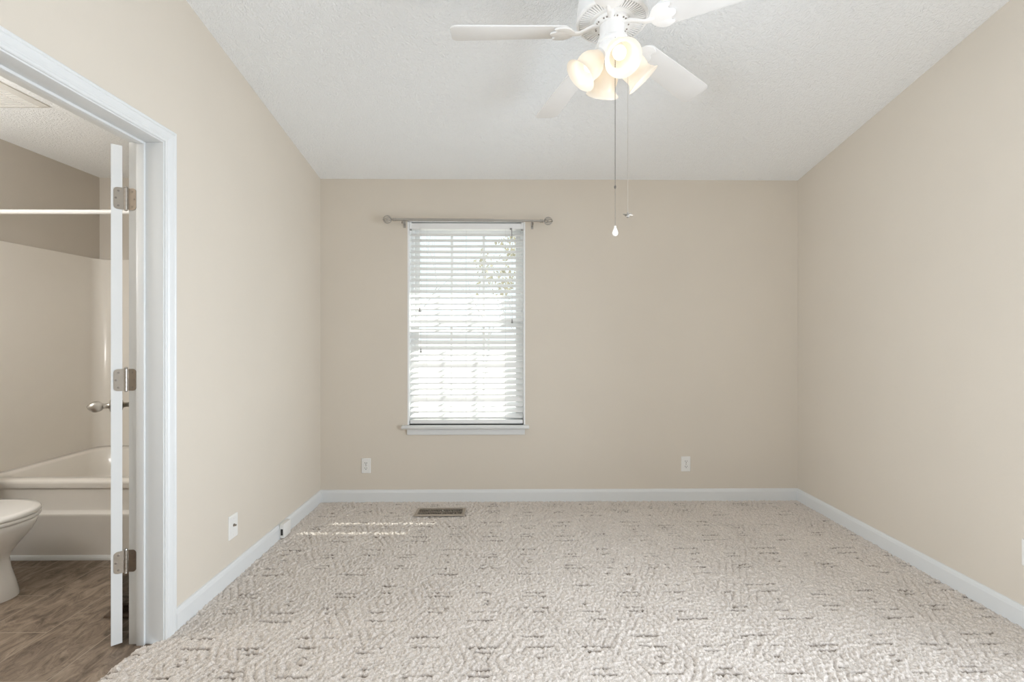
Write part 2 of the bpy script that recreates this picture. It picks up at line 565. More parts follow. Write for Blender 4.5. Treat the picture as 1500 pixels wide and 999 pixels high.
# ------------------------------------------------------------ carpet: cut and loop pile with a carved pattern, real relief, groove shade also in colour
def carpet():
    step = 0.004
    x = np.arange(-1.495, 2.2249, step)
    y = np.arange(0.90, 3.4651, step)
    X, Y = np.meshgrid(x, y)
    rng = np.random.default_rng(7)

    def smooth_noise(sig):
        n = rng.standard_normal(X.shape)
        fy = np.fft.fftfreq(X.shape[0])[:, None]
        fx = np.fft.rfftfreq(X.shape[1])[None, :]
        g = np.exp(-2*(PI*sig)**2*(fx**2+fy**2))
        r = np.fft.irfft2(np.fft.rfft2(n)*g, X.shape)
        return r/r.std()
    pile = smooth_noise(0.62)
    tuft = smooth_noise(1.6)
    wob = smooth_noise(5)
    mask = smooth_noise(16)
    A, B = 0.46, 0.39
    xs = X+0.0022*wob+0.10
    ys = Y+0.0016*smooth_noise(6)
    row = np.floor(ys/B)
    u = ((xs+0.5*A*(row % 2))/A) % 1.0
    v = (ys/B) % 1.0
    du = (u-0.5)*A
    dv = (v-0.5)*B
    # concentric stretched hexagons
    h1 = np.abs(dv)
    h2 = 0.80*np.abs(du)+0.42*np.abs(dv)
    h = np.maximum(h1, h2)
    sp = 0.031
    ph = (h/sp) % 1.0
    groove = np.exp(-(((ph-0.5)*sp)/0.0050)**2)
    horiz = (h1 > h2)
    slant = groove*(~horiz)*np.clip(0.6+0.8*mask, 0.0, 1.0)
    dash_mask = (np.abs(du) < 0.075+0.02*wob*0.3) & (mask > -1.3)
    # second family: offset short dashes between the hexagons
    du2 = ((u+0.5) % 1.0-0.5)*A
    ph2 = (dv/sp) % 1.0
    g2 = np.exp(-(((ph2-0.5)*sp)/0.0045)**2)
    cell = np.floor(dv/sp)
    lim = 0.060-0.012*((cell+row) % 3)
    dash2 = g2*(np.abs(du2) < lim)*(np.abs(dv) < 0.085)*(np.abs(dv) > 0.02)
    dash = np.maximum(groove*horiz*dash_mask*(np.floor(h/sp) % 2 == 0), dash2)
    frag = np.clip(1.0+0.75*smooth_noise(4), 0, 1)
    dash = dash*frag
    Z = 0.0026*pile+0.0004*tuft-0.0050*slant-0.0085*dash
    Z = Z-0.002
    edge = np.clip((X-(-1.495))/0.03, 0, 1)
    door = X < XL
    Z = np.where(door, Z-0.012*(1-edge)**2, Z)
    groove_shade = np.clip(1.0*dash+0.14*slant+0.15*np.clip(-pile-0.5, 0, 2)+0.03, 0, 1)  # shade of grooves and pile pits painted as colour
    ny, nx = X.shape
    co = np.stack([X, Y, Z], -1).reshape(-1, 3).astype(np.float32)
    idx = np.arange(ny*nx).reshape(ny, nx)
    q = np.stack([idx[:-1, :-1], idx[:-1, 1:], idx[1:, 1:], idx[1:, :-1]], -1).reshape(-1, 4)
    cx = co[q[:, 0], 0]+step/2
    cy = co[q[:, 0], 1]+step/2
    ok = (cx > XL-0.006) | ((cy > DY0) & (cy < DY1-0.001))
    # the carpet's cut edge rounds off into the corner at the jamb
    ok &= ~((cx < XL-0.006) & (cx < -1.495+np.clip((cy-(DY1-0.10))/0.10, 0, 1)**2*0.07))
    q = q[ok]
    # the rest of the room behind
    ex = np.array([(XL, YF, -0.002), (XR+0.003, YF, -0.002), (XR+0.003, 0.9005, -0.002), (XL, 0.9005, -0.002),
                   (XL-0.08, DY0-0.0, -0.05), (XR, DY0, -0.05), (XR, YB, -0.05), (XL-0.08, YB, -0.05)], np.float32)
    b0 = len(co)
    co = np.concatenate([co, ex])
    q = np.concatenate([q, np.array([[b0, b0+1, b0+2, b0+3]])])
    yv = np.concatenate([groove_shade.reshape(-1), np.full(8, 0.1)]).astype(np.float32)
    me = bpy.data.meshes.new('floor')
    me.vertices.add(len(co))
    me.vertices.foreach_set('co', co.reshape(-1))
    me.loops.add(q.size)
    me.loops.foreach_set('vertex_index', q.reshape(-1).astype(np.int32))
    me.polygons.add(len(q))
    me.polygons.foreach_set('loop_start', np.arange(0, q.size, 4, dtype=np.int32))
    me.update(calc_edges=True)
    at = me.attributes.new('groove_shade', 'FLOAT', 'POINT')
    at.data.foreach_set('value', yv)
    me.polygons.foreach_set('use_smooth', np.ones(len(q), dtype=bool))
    me.validate()
    return link('floor', me, M['carpet'])


struct(carpet(), 'beige carpet with carved pattern and short grooves with shade put into their colour', 'carpet')

# ------------------------------------------------------------ baseboards
BH = 0.088
BP = [(0, -0.012), (0.014, -0.012), (0.014, BH-0.022), (0.011, BH-0.010), (0.006, BH-0.002), (0, BH)]
bm = bmesh.new()
prism(bm, [(YB-t, z) for t, z in BP], XL, XR, 'x')
struct(build('baseboard_back', bm, M['trim']), 'white baseboard under the window wall', 'baseboard')
bm = bmesh.new()
prism(bm, [(XL+t, z) for t, z in BP], DY1+0.064, YB-0.014, 'y')
struct(build('baseboard_left', bm, M['trim']), 'white baseboard along the left wall', 'baseboard')
bm = bmesh.new()
prism(bm, [(XR-t, z) for t, z in BP], YF, YB-0.014, 'y')
struct(build('baseboard_right', bm, M['trim']), 'white baseboard along the right wall', 'baseboard')

# ------------------------------------------------------------ doorway trim: jambs, stops, casing
tr = empty('trim_doorway', (XL, DY1, 0))
struct(tr, 'white door frame and moulded casing round the bathroom doorway', 'door frame')


def local(o, root):
    o.matrix_parent_inverse = Matrix.Translation(-root.location)
    return o


JX0, JX1 = XLB-0.004, XL+0.004
bm = bmesh.new()
box(bm, JX0, JX1, DY1, DY1+JT, FZ, DH+JT)
local(build('jamb', bm, M['trim'], tr, bevel=0.0015), tr)
bm = bmesh.new()
box(bm, JX0, JX1, DY0-JT, DY0, FZ, DH+JT)
local(build('jamb', bm, M['trim'], tr, bevel=0.0015), tr)
bm = bmesh.new()
box(bm, JX0, JX1, DY0, DY1, DH, DH+JT)
local(build('head_jamb', bm, M['trim'], tr, bevel=0.0015), tr)
SX0, SX1 = JX0+0.038, JX0+0.070
bm = bmesh.new()
box(bm, SX0, SX1, DY1-0.011, DY1, FZ, DH)
local(build('door_stop', bm, M['trim'], tr, bevel=0.0025), tr)
bm = bmesh.new()
box(bm, SX0, SX1, DY0, DY0+0.011, FZ, DH)
local(build('door_stop', bm, M['trim'], tr, bevel=0.0025), tr)
bm = bmesh.new()
box(bm, SX0, SX1, DY0+0.011, DY1-0.011, DH-0.011, DH)
local(build('door_stop', bm, M['trim'], tr, bevel=0.0025), tr)

CP = [(0.0, 0.0), (0.0, 0.008), (0.003, 0.0105), (0.010, 0.0105), (0.014, 0.0085), (0.020, 0.0125), (0.030, 0.0155),
      (0.040, 0.0165), (0.044, 0.0145), (0.047, 0.0165), (0.053, 0.0165), (0.057, 0.0135), (0.057, 0.0)]
RV = 0.006


def casing(name, seg, xbase, sgn):
    bm = bmesh.new()
    a, b = seg
    loops = []
    for end in (a, b):
        loops.append([(xbase+sgn*t, end[0]+end[2]*o, end[1]+end[3]*o) for o, t in CP])
    rings(bm, loops, True, True)
    return local(build(name, bm, M['trim'], tr), tr)


yf, yn, zt = DY1+RV, DY0-RV, DH+RV
for xb, sg in ((XL, 1), (XLB, -1)):
    zb = -0.010 if sg > 0 else FZ
    casing('side_casing', ((yf, zb, 1, 0), (yf, zt, 1, 1)), xb, sg)
    casing('head_casing', ((yf, zt, 1, 1), (yn, zt, -1, 1)), xb, sg)
    casing('side_casing', ((yn, zb, -1, 0), (yn, zt, -1, 1)), xb, sg)

# ------------------------------------------------------------ door, swung into the bathroom past square
PH = R(139.5)
PIN = Vector((-1.556, 1.8745, 0))
dr = empty('door_1', (PIN.x, PIN.y, FZ+0.014), -PH)
struct(dr, 'white bathroom door standing open, seen on its hinge edge', 'door')
# local frame when closed: -y along the leaf, +x towards the bedroom, origin on the hinge pin
DW, DT, DHT = 0.715, 0.035, 2.022
DX0 = 0.011
bm = bmesh.new()
box(bm, DX0+0.004, DX0+DT-0.004, -0.004-DW+0.1, -0.1, 0.1, DHT-0.1)
# stiles and rails
y0, y1 = -0.004-DW, -0.004
sts = [(y0, y0+0.105), ((y0+y1)/2-0.05, (y0+y1)/2+0.05), (y1-0.105, y1)]
for a, b in sts:
    box(bm, DX0, DX0+DT, a, b, 0, DHT)
for a, b in ((0, 0.22), (0.70, 0.90), (1.52, 1.63), (DHT-0.12, DHT)):
    box(bm, DX0+0.0002, DX0+DT-0.0002, y0+0.1, y1-0.1, a, b)
for (a, b) in ((y0+0.105, (y0+y1)/2-0.05), ((y0+y1)/2+0.05, y1-0.105)):
    for (c, d) in ((0.22, 0.70), (0.90, 1.52), (1.63, DHT-0.12)):
        box(bm, DX0+0.0015, DX0+DT-0.0015, a+0.03, b-0.03, c+0.03, d-0.03)
build('door_panel', bm, M['door'], dr)


def hinge_plate(bm, ax, sgn, n_dir, zc, h=0.089, w=0.031, gap=0.007):
    """rounded leaf; ax: unit vector from the pin outwards, n_dir: thickness direction"""
    r = 0.014
    pts = [(gap, -h/2)]
    for k in range(7):
        a = R(-90+15*k)
        pts.append((gap+w-r+r*math.cos(a), -h/2+r+r*math.sin(a)))
    for k in range(7):
        a = R(15*k)
        pts.append((gap+w-r+r*math.cos(a), h/2-r+r*math.sin(a)))
    pts.append((gap, h/2))
    L0 = [Vector((0, 0, zc))+ax*p[0]+n_dir*0.0+Vector((0, 0, p[1])) for p in pts]
    L1 = [p+n_dir*0.0022 for p in L0]
    rings(bm, [L0, L1])


def hinge_screws(ax, n_dir, zc, off, parent, gap=0.007):
    for (a, z) in ((0.016, 0.030), (0.024, 0.0), (0.016, -0.030)):
        c = Vector((0, 0, zc+z))+ax*(gap+a)+n_dir*0.0022+off
        bm = bmesh.new()
        lathe(bm, [(0.0042, -0.0005), (0.0042, 0.0005), (0.003, 0.0009)], 12, frame_axis(c, n_dir))
        build('screw', bm, M['brass'], parent)


jamb_rot = Matrix.Rotation(PH, 3, 'Z')      # room axes seen from the door's own axes
for zc in (1.806-FZ-0.014, 1.068-FZ-0.014, 0.328-FZ-0.014):
    bm = bmesh.new()
    for k in range(5):
        lathe(bm, [(0.0056, zc-0.0445+k*0.0178+0.0003), (0.0062, zc-0.0445+k*0.0178+0.0006), (0.0062, zc-0.0445+(k+1)*0.0178-0.0006),
                   (0.0056, zc-0.0445+(k+1)*0.0178-0.0003)], 14)
    lathe(bm, [(0.0035, zc-0.049), (0.0055, zc-0.0475), (0.004, zc-0.0445), (0.004, zc+0.0445), (0.0068, zc+0.0465), (0.0055, zc+0.051), (0.002, zc+0.053)], 12)
    hg = build('hinge', bm, M['nickel'], dr, smooth=True, angle=30)
    ax = Vector((1, 0, 0))
    nd = Vector((0, 1, 0))
    off = Vector((0, -0.004, 0))
    bm = bmesh.new()
    hinge_plate(bm, ax, 1, nd, zc)
    bmesh.ops.translate(bm, verts=bm.verts, vec=off)
    lf = build('door_leaf', bm, M['nickel'], hg)
    hinge_screws(ax, nd, zc, off, hg)
    ax2 = jamb_rot @ Vector((1, 0, 0))
    nd2 = jamb_rot @ Vector((0, -1, 0))
    off2 = jamb_rot @ Vector((0, DY1-PIN.y, 0))
    bm = bmesh.new()
    hinge_plate(bm, ax2, 1, nd2, zc)
    bmesh.ops.translate(bm, verts=bm.verts, vec=off2)
    tag(build('jamb_leaf', bm, M['nickel_dark'], hg), 'darker hinge leaf on the jamb')
    hinge_screws(ax2, nd2, zc, off2, hg)

KZ = 0.893-FZ-0.014
ky = y0+0.064
for sg, xs in ((1, DX0+DT), (-1, DX0)):
    bm = bmesh.new()
    mt = frame_axis((xs, ky, KZ), (sg, 0, 0))
    lathe(bm, [(0.032, 0), (0.032, 0.003), (0.028, 0.007), (0.016, 0.010), (0.0125, 0.016), (0.0115, 0.026), (0.014, 0.033)], 28, mt)
    kn = build('door_knob', bm, M['nickel'], dr, smooth=True)
    bm = bmesh.new()
    lathe(bm, [(0.012, 0.031), (0.019, 0.036), (0.0255, 0.046), (0.0285, 0.057), (0.027, 0.069), (0.021, 0.080), (0.012, 0.089), (0.004, 0.093), (0.0, 0.0935)], 28, mt)
    build('knob_grip', bm, M['nickel'], kn, smooth=True)
bm = bmesh.new()
box(bm, DX0+0.005, DX0+DT-0.005, y0-0.0012, y0+0.001, KZ-0.028, KZ+0.028)
build('latch_plate', bm, M['nickel'], dr)

# ------------------------------------------------------------ window: frame, sashes, panes, stool and apron
wd = empty('window_1', ((WX0+WX1)/2, YB, WZ0))
struct(wd, 'white double-hung window behind the blind with stool and apron', 'window')


def wpart(name, bm, m, parent=None, **k):
    o = build(name, bm, m, parent or wd, **k)
    if parent is None:
        local(o, wd)
    return o


FY0, FY1 = 3.535, 3.612
bm = bmesh.new()
for (a, b, c, d) in ((WX0, WX0+0.035, WZ0, WZ1), (WX1-0.035, WX1, WZ0, WZ1)):
    box(bm, a, b, FY0, FY1, c, d)
box(bm, WX0+0.035, WX1-0.035, FY0, FY1, WZ0, WZ0+0.035)
box(bm, WX0+0.035, WX1-0.035, FY0, FY1, WZ1-0.035, WZ1)
wpart('window_frame', bm, M['vinyl'], bevel=0.002)
bm = bmesh.new()
for (a, b) in ((WX0, WX0+0.012), (WX1-0.012, WX1)):
    box(bm, a, b, YB+0.0005, FY0, WZ0, WZ1)
box(bm, WX0, WX1, YB+0.0005, FY0, WZ1-0.012, WZ1)
wpart('window_jamb_liner', bm, M['vinyl'])
ZM = 1.345
for nm, z0, z1, ya, yb in (('lower_sash', WZ0+0.035, ZM+0.022, 3.540, 3.568), ('upper_sash', ZM-0.022, WZ1-0.035, 3.574, 3.602)):
    bm = bmesh.new()
    xa, xb = WX0+0.035, WX1-0.035
    st = 0.036
    box(bm, xa, xa+st, ya, yb, z0, z1)
    box(bm, xb-st, xb, ya, yb, z0, z1)
    box(bm, xa+st, xb-st, ya, yb, z0, z0+0.044)
    box(bm, xa+st, xb-st, ya, yb, z1-0.044, z1)
    sash = wpart(nm, bm, M['vinyl'], bevel=0.002)
    bm = bmesh.new()
    gx0, gx1 = xa+st, xb-st
    for k in (1, 2):
        gx = gx0+(gx1-gx0)*k/3
        box(bm, gx-0.009, gx+0.009, (ya+yb)/2-0.006, (ya+yb)/2+0.006, z0+0.044, z1-0.044)
    o = build('muntin', bm, M['vinyl'], sash)
    o.matrix_parent_inverse = sash.matrix_parent_inverse.copy() if False else Matrix()
    bm = bmesh.new()
    box(bm, gx0-0.004, gx1+0.004, (ya+yb)/2-0.0025, (ya+yb)/2+0.0025, z0+0.040, z1-0.040)
    build('pane', bm, M['glass'], sash)
bm = bmesh.new()
prism(bm, [(YB-0.040, 0.552), (YB-0.044, 0.558), (YB-0.044, 0.572), (YB-0.040, WZ0), (FY0, WZ0), (FY0, 0.556), (YB, 0.552)], WX0-0.038, WX1+0.028, 'x')
wpart('window_stool', bm, M['trim'], bevel=0.003)
bm = bmesh.new()
prism(bm, [(YB, 0.501), (YB-0.010, 0.503), (YB-0.014, 0.510), (YB-0.014, 0.545), (YB-0.010, 0.552), (YB, 0.552)], WX0, WX1-0.003, 'x')
wpart('window_apron', bm, M['trim'])

# ------------------------------------------------------------ blind
bl = empty('window_blind', ((WX0+WX1)/2, YB+0.035, WZ0))
tag(bl, 'white slatted blind with grey cord tassels filling the window', 'blind')
BX = WX0+0.014
BXX = WX1-0.014
YS = YB+0.036
BO = Vector(bl.location)


def bpart(name, bm, m, parent=None, **k):
    bmesh.ops.translate(bm, verts=bm.verts, vec=-BO)
    return build(name, bm, m, parent or bl, **k)


bm = bmesh.new()
box(bm, BX+0.004, BXX-0.004, YS-0.030, YS+0.025, 2.066, 2.108)
bpart('headrail', bm, M['slat'], bevel=0.002)
for sx in (0, 1):
    xa = BX-0.001 if sx == 0 else BXX-0.016
    bm = bmesh.new()
    box(bm, xa, xa+0.017, YS-0.033, YS+0.028, 2.062, 2.116)
    br = bpart('end_bracket', bm, M['vinyl'], bevel=0.002)
    bm = bmesh.new()
    xc = xa+0.012 if sx == 0 else xa+0.005
    box(bm, xc-0.008, xc+0.008, YS-0.036, YS-0.028, 2.052, 2.064)
    bpart('bracket_latch', bm, M['tassel'], br, bevel=0.001)

TILT = 33
NS, ZS0, PITCH = 33, 0.641, 0.04330
me_s = None
rng = random.Random(3)
for i in range(NS):
    zc = ZS0+i*PITCH
    if me_s is None:
        bm = bmesh.new()
        w, t = 0.050, 0.0028
        loops = []
        prof = []
        for k in range(7):
            a = -w/2+w*k/6
            prof.append((a, t/2+0.0012*(1-(2*a/w)**2)))
        for k in range(6, -1, -1):
            a = -w/2+w*k/6
            prof.append((a, -t/2+0.0012*(1-(2*a/w)**2)))
        for xx in (-(BXX-BX)/2+0.003, (BXX-BX)/2-0.003):
            loops.append([(xx, p[0], p[1]) for p in prof])
        rings(bm, loops)
        o = build('slat', bm, M['slat'], bl, smooth=True, angle=60)
        me_s = o.data
    else:
        o = bpy.data.objects.new('slat', me_s)
        COL.objects.link(o)
        o.parent = bl
    o.location = Vector(((BX+BXX)/2, YS, zc))-BO
    tl = TILT+rng.uniform(-0.8, 0.8)
    if i in (3, 9):
        tl = 52
    o.rotation_euler = (R(tl), R(rng.uniform(-0.06, 0.06)), 0)
bm = bmesh.new()
box(bm, BX+0.003, BXX-0.003, YS-0.026, YS+0.026, 0.583, 0.612)
bpart('bottom_rail', bm, M['slat'], bevel=0.003)
for xc in (-0.612, -0.313, -0.014):
    bm = bmesh.new()
    for ys in (-0.0285, 0.0285):
        tube(bm, [(xc, YS+ys, 0.605), (xc, YS+ys, 2.075)], 0.0008, 6)
    bpart('ladder_cord', bm, M['cord'])
for xc, zt in ((-0.664, 1.445), (-0.655, 1.135), (0.037, 1.358), ):
    bm = bmesh.new()
    tube(bm, [(xc, YS-0.034, zt+0.02), (xc, YS-0.033, 2.075)], 0.0009, 6)
    c = bpart('pull_cord', bm, M['cord'])
    bm = bmesh.new()
    lathe(bm, [(0.002, 0.030), (0.0035, 0.026), (0.0045, 0.015), (0.008, 0.003), (0.0085, 0.0), (0.006, -0.002)], 14, Matrix.Translation((xc, YS-0.034, zt-0.008)))
    bpart('tassel', bm, M['tassel'], c, smooth=True)
bm = bmesh.new()
box(bm, 0.020, 0.036, YS-0.036, YS-0.026, 2.060, 2.072)
tube(bm, [(0.030, YS-0.034, 2.066), (0.034, YS-0.036, 2.05), (0.036, YS-0.035, 1.985)], 0.003, 8)
bpart('tilt_hook', bm, M['tassel'])

# ------------------------------------------------------------ curtain rod
RY, RZ = 3.385, 2.111
cr = empty('curtain_rod', (-0.30, RY, RZ))
tag(cr, 'bare brushed metal curtain rod with wire ball finials above the window blind', 'curtain rod')


def cpart(name, bm, m, parent=None, **k):
    bmesh.ops.translate(bm, verts=bm.verts, vec=-Vector(cr.location))
    return build(name, bm, m, parent or cr, **k)


rx0, rx1 = -0.838, 0.255
bm = bmesh.new()
tube(bm, [(rx0, RY, RZ+0.004), (-0.10, RY, RZ)], 0.0098, 18)
cpart('rod_sleeve', bm, M['rod'], smooth=True)
bm = bmesh.new()
tube(bm, [(-0.12, RY, RZ), (rx1, RY, RZ-0.004)], 0.0080, 18)
cpart('rod_insert', bm, M['rod'], smooth=True)
for sg, xx, zz in ((-1, rx0, RZ+0.004), (1, rx1, RZ-0.004)):
    bm = bmesh.new()
    mt = frame_axis((xx, RY, zz), (sg, 0, 0))
    lathe(bm, [(0.0105, -0.012), (0.0125, -0.010), (0.0125, -0.004), (0.0095, -0.002), (0.0095, 0.002), (0.0125, 0.004), (0.0125, 0.010), (0.007, 0.014), (0.006, 0.020), (0.009, 0.024), (0.004, 0.026)], 18, mt)
    f = cpart('finial', bm, M['rod'], smooth=True)
    bm = bmesh.new()
    cc = Vector((xx+sg*0.050, RY, zz))
    for k in range(4):
        a = PI*k/4
        pts = []
        for j in range(25):
            b = 2*PI*j/24
            pts.append(cc+Vector((0.029*math.cos(b), 0.029*math.sin(b)*math.cos(a), 0.029*math.sin(b)*math.sin(a))))
        tube(bm, pts, 0.0028, 8, cap=False)
    lathe(bm, [(0.0, 0.028), (0.006, 0.029), (0.006, 0.033), (0.0, 0.036)], 12, frame_axis(cc, (sg, 0, 0)))
    lathe(bm, [(0.0, -0.008), (0.0055, -0.006), (0.008, 0), (0.0055, 0.006), (0.0, 0.008)], 12, Matrix.Translation(cc))
    cpart('finial_cage', bm, M['rod'], f, smooth=True)
for xx, zz in ((-0.778, RZ+0.004), (0.190, RZ-0.003)):
    bm = bmesh.new()
    box(bm, xx-0.009, xx+0.009, YB-0.003, YB, zz-0.045, zz+0.016)
    tube(bm, [(xx, YB-0.002, zz-0.022), (xx, RY+0.015, zz-0.020), (xx, RY, zz-0.013)], 0.0045, 10)
    # open cup under the rod
    pts = [(xx, RY+0.0125*math.cos(R(a)), zz+0.0125*math.sin(R(a))) for a in range(160, 381, 20)]
    tube(bm, pts, 0.0032, 8)
    b = cpart('rod_bracket', bm, M['rod'], smooth=True)
    bm = bmesh.new()
    lathe(bm, [(0.004, 0), (0.004, 0.012), (0.0055, 0.013), (0.0055, 0.018), (0.002, 0.019)], 12, frame_axis((xx, RY-0.004, zz-0.012), (0, -0.35, -1)))
    cpart('set_screw', bm, M['nickel_dark'], b, smooth=True)


# ------------------------------------------------------------ outlets and plates (built facing -y, then turned)
def outlet(name, loc, rz, label):
    r = empty(name, loc, rz)
    tag(r, label, 'outlet', 'wall outlets')
    bm = bmesh.new()
    loops = [rrect(0, 0, 0.035, 0.057, 0.004, 0, 3), rrect(0, 0, 0.035, 0.057, 0.004, 0.003, 3), rrect(0, 0, 0.0325, 0.0545, 0.004, 0.006, 3)]
    rings(bm, [[(p[0], -p[2], p[1]) for p in L] for L in loops])
    build('cover_plate', bm, M['plastic'], r)
    for s in (-1, 1):
        bm = bmesh.new()
        L = rrect(0, s*0.0195, 0.0165, 0.0138, 0.0095, 0.006, 4)
        L2 = [(p[0], p[1], 0.0082) for p in L]
        rings(bm, [[(p[0], -p[2], p[1]) for p in Q] for Q in (L, L2)])
        rc = build('receptacle', bm, M['plastic'], r)
        bm = bmesh.new()
        zc = s*0.0195
        box(bm, -0.0082, -0.0052, -0.0087, -0.0075, zc-0.001, zc+0.008)
        box(bm, 0.0052, 0.0082, -0.0087, -0.0075, zc, zc+0.0075)
        lathe(bm, [(0.0030, 0), (0.0030, 0.0006)], 12, frame_axis((0, -0.0081, zc-0.0065), (0, -1, 0)))
        build('slot', bm, M['dark'], rc)
    bm = bmesh.new()
    lathe(bm, [(0.0035, 0.0), (0.0035, 0.001), (0.002, 0.0018)], 12, frame_axis((0, -0.006, 0), (0, -1, 0)))
    build('screw', bm, M['brass'], r)
    return r


outlet('wall_outlet', (-1.068, YB, 0.270), 0, 'white duplex outlet on the back wall left of the window, near the corner')
outlet('wall_outlet', (1.362, YB, 0.276), 0, 'white duplex outlet on the bare back wall well right of the window')
outlet('wall_outlet', (XR, 1.905, 0.318), R(-90), 'white duplex outlet on the right wall, cut by the frame edge')

# cable plate on the left wall
cp = empty('cable_plate', (XL, 2.357, 0.270), R(90))
tag(cp, 'white wall plate with one small cable jack on the left wall', 'wall plate')
bm = bmesh.new()
loops = [rrect(0, 0, 0.037, 0.060, 0.004, 0, 3), rrect(0, 0, 0.037, 0.060, 0.004, 0.004, 3), rrect(0, 0, 0.034, 0.057, 0.004, 0.007, 3)]
rings(bm, [[(p[0], -p[2], p[1]) for p in L] for L in loops])
build('cover_plate', bm, M['plastic'], cp)
bm = bmesh.new()
mt = frame_axis((0.0, -0.0065, 0.006), (0, -1, 0))
lathe(bm, [(0.0075, 0), (0.0075, 0.003), (0.0048, 0.0032), (0.0048, 0.012), (0.0030, 0.012), (0.0026, 0.006)], 16, mt)
build('cable_jack', bm, M['nickel_dark'], cp, smooth=True)
for z in (0.042, -0.042):
    bm = bmesh.new()
    lathe(bm, [(0.0032, 0.0), (0.0032, 0.001), (0.002, 0.0016)], 12, frame_axis((0, -0.0068, z), (0, -1, 0)))
    build('screw', bm, M['plastic'], cp)

# phone jack box on the left baseboard
pj = empty('phone_jack', (XL+0.014, 2.845, 0.002))
tag(pj, 'small white phone jack box with a dark port on the left baseboard', 'phone jack')
bm = bmesh.new()
box(bm, 0.0, 0.028, -0.032, 0.055, 0.004, 0.090)
build('housing', bm, M['plastic'], pj, bevel=0.003)
bm = bmesh.new()
box(bm, 0.0075, 0.0205, -0.0335, -0.028, 0.022, 0.060)
tag(build('port', bm, M['dark'], pj), 'dark open port')


# ------------------------------------------------------------ floor register
def register(name, cx, cy, z, hx, hy, m, nl, label, rz=0):
    r = empty(name, (cx, cy, z), rz)
    tag(r, label, 'floor vent')
    bm = bmesh.new()
    b = 0.022
    outer = rrect(0, 0, hx, hy, 0.004, 0, 2)
    o2 = rrect(0, 0, hx-0.003, hy-0.003, 0.004, 0.006, 2)
    i2 = rrect(0, 0, hx-b, hy-b, 0.002, 0.006, 2)
    i1 = rrect(0, 0, hx-b, hy-b, 0.002, -0.006, 2)
    rings(bm, [outer, o2, i2, i1], False, False)
    build('frame', bm, m, r)
    bm = bmesh.new()
    box(bm, -hx+b, hx-b, -hy+b, hy-b, -0.007, -0.0055)
    build('duct', bm, M['dark'], r)
    bm = bmesh.new()
    for k in range(nl):
        x = -hx+b+(2*hx-2*b)*(k+0.5)/nl
        box(bm, x-0.0012, x+0.0012, -hy+b, hy-b, -0.005, 0.0045)
    box(bm, -hx+b, hx-b, -0.002, 0.002, -0.004, 0.003)
    build('louvers', bm, m, r)
    return r


register('floor_register', -0.471, 3.222, 0.006, 0.176, 0.071, M['register'], 26, 'brown metal floor vent set in the carpet under the window')
register('floor_register', -1.735, 2.110, FZ+0.001, 0.075, 0.055, M['register_bath'], 10, 'dark brown floor vent in the bathroom floor by the door edge', R(0))

# ------------------------------------------------------------ ceiling fan
FX, FYc = 0.431, 1.869
FCZ = cz(FYc)
fan = empty('ceiling_fan', (FX, FYc, FCZ))
tag(fan, 'white five-blade ceiling fan with four lit frosted lamp shades', 'ceiling fan')
FO = Vector((0, 0, FCZ))


def fpart(name, bm, m, parent=None, **k):
    """meshes given with the fan axis at x=y=0 and true heights"""
    bmesh.ops.translate(bm, verts=bm.verts, vec=-FO)
    return build(name, bm, m, parent or fan, **k)


bm = bmesh.new()
lathe(bm, [(0.070, FCZ+0.015), (0.074, FCZ-0.02), (0.072, FCZ-0.05), (0.055, FCZ-0.070), (0.050, 2.640), (0.050, 2.635)], 40)
fpart('canopy', bm, M['fan'], smooth=True)
ZP = 2.535
bm = bmesh.new()
lathe(bm, [(0.045, 2.668), (0.085, 2.662), (0.122, 2.645), (0.138, 2.620), (0.143, 2.590), (0.143, 2.552), (0.146, 2.548), (0.146, 2.540), (0.141, ZP),
           (0.133, ZP), (0.132, ZP+0.012), (0.03, ZP+0.012)], 56, cap1=True)
mo = fpart('motor_housing', bm, M['fan'], smooth=True)
bm = bmesh.new()
lathe(bm, [(0.131, ZP+0.0115), (0.131, ZP+0.008), (0.088, ZP+0.008), (0.088, ZP+0.0115)], 48)
fpart('vent_gap', bm, M['vent_gap'], mo)
bm = bmesh.new()
for k in range(66):
    a = 2*PI*k/66
    mt = Matrix.Rotation(a, 4, 'Z')
    box(bm, 0.086, 0.134, -0.0036, 0.0036, ZP, ZP+0.009, mt)
lathe(bm, [(0.090, ZP+0.009), (0.090, ZP-0.001), (0.062, ZP-0.003), (0.062, ZP+0.009)], 48)
fpart('vent_grille', bm, M['fan'], mo)
bm = bmesh.new()
lathe(bm, [(0.074, ZP), (0.074, ZP-0.012), (0.060, ZP-0.016), (0.052, ZP-0.017)], 40)
fpart('flywheel', bm, M['fan'], mo, smooth=True)
for k in range(10):
    a = 2*PI*(k+0.5)/10
    for da in (-0.10, 0.10):
        bm = bmesh.new()
        lathe(bm, [(0.0032, 0), (0.0032, -0.003), (0.002, -0.004)], 10, Matrix.Translation((0.066*math.cos(a+da), 0.066*math.sin(a+da), ZP-0.0135)))
        fpart('screw', bm, M['brass'], mo)
# switch housing and light fitter
bm = bmesh.new()
lathe(bm, [(0.050, ZP-0.010), (0.051, ZP-0.045), (0.053, ZP-0.072), (0.060, ZP-0.078), (0.061, ZP-0.088), (0.055, ZP-0.094)], 40)
sw = fpart('switch_housing', bm, M['fan'], smooth=True)
bm = bmesh.new()
lathe(bm, [(0.055, ZP-0.094), (0.058, ZP-0.104), (0.055, ZP-0.125), (0.040, ZP-0.145), (0.018, ZP-0.156), (0.008, ZP-0.160), (0.006, ZP-0.168), (0.0, ZP-0.170)], 40)
lf = fpart('light_fitter', bm, M['fan'], smooth=True)

# blades
AZ0 = 181.9
ZB = 2.500


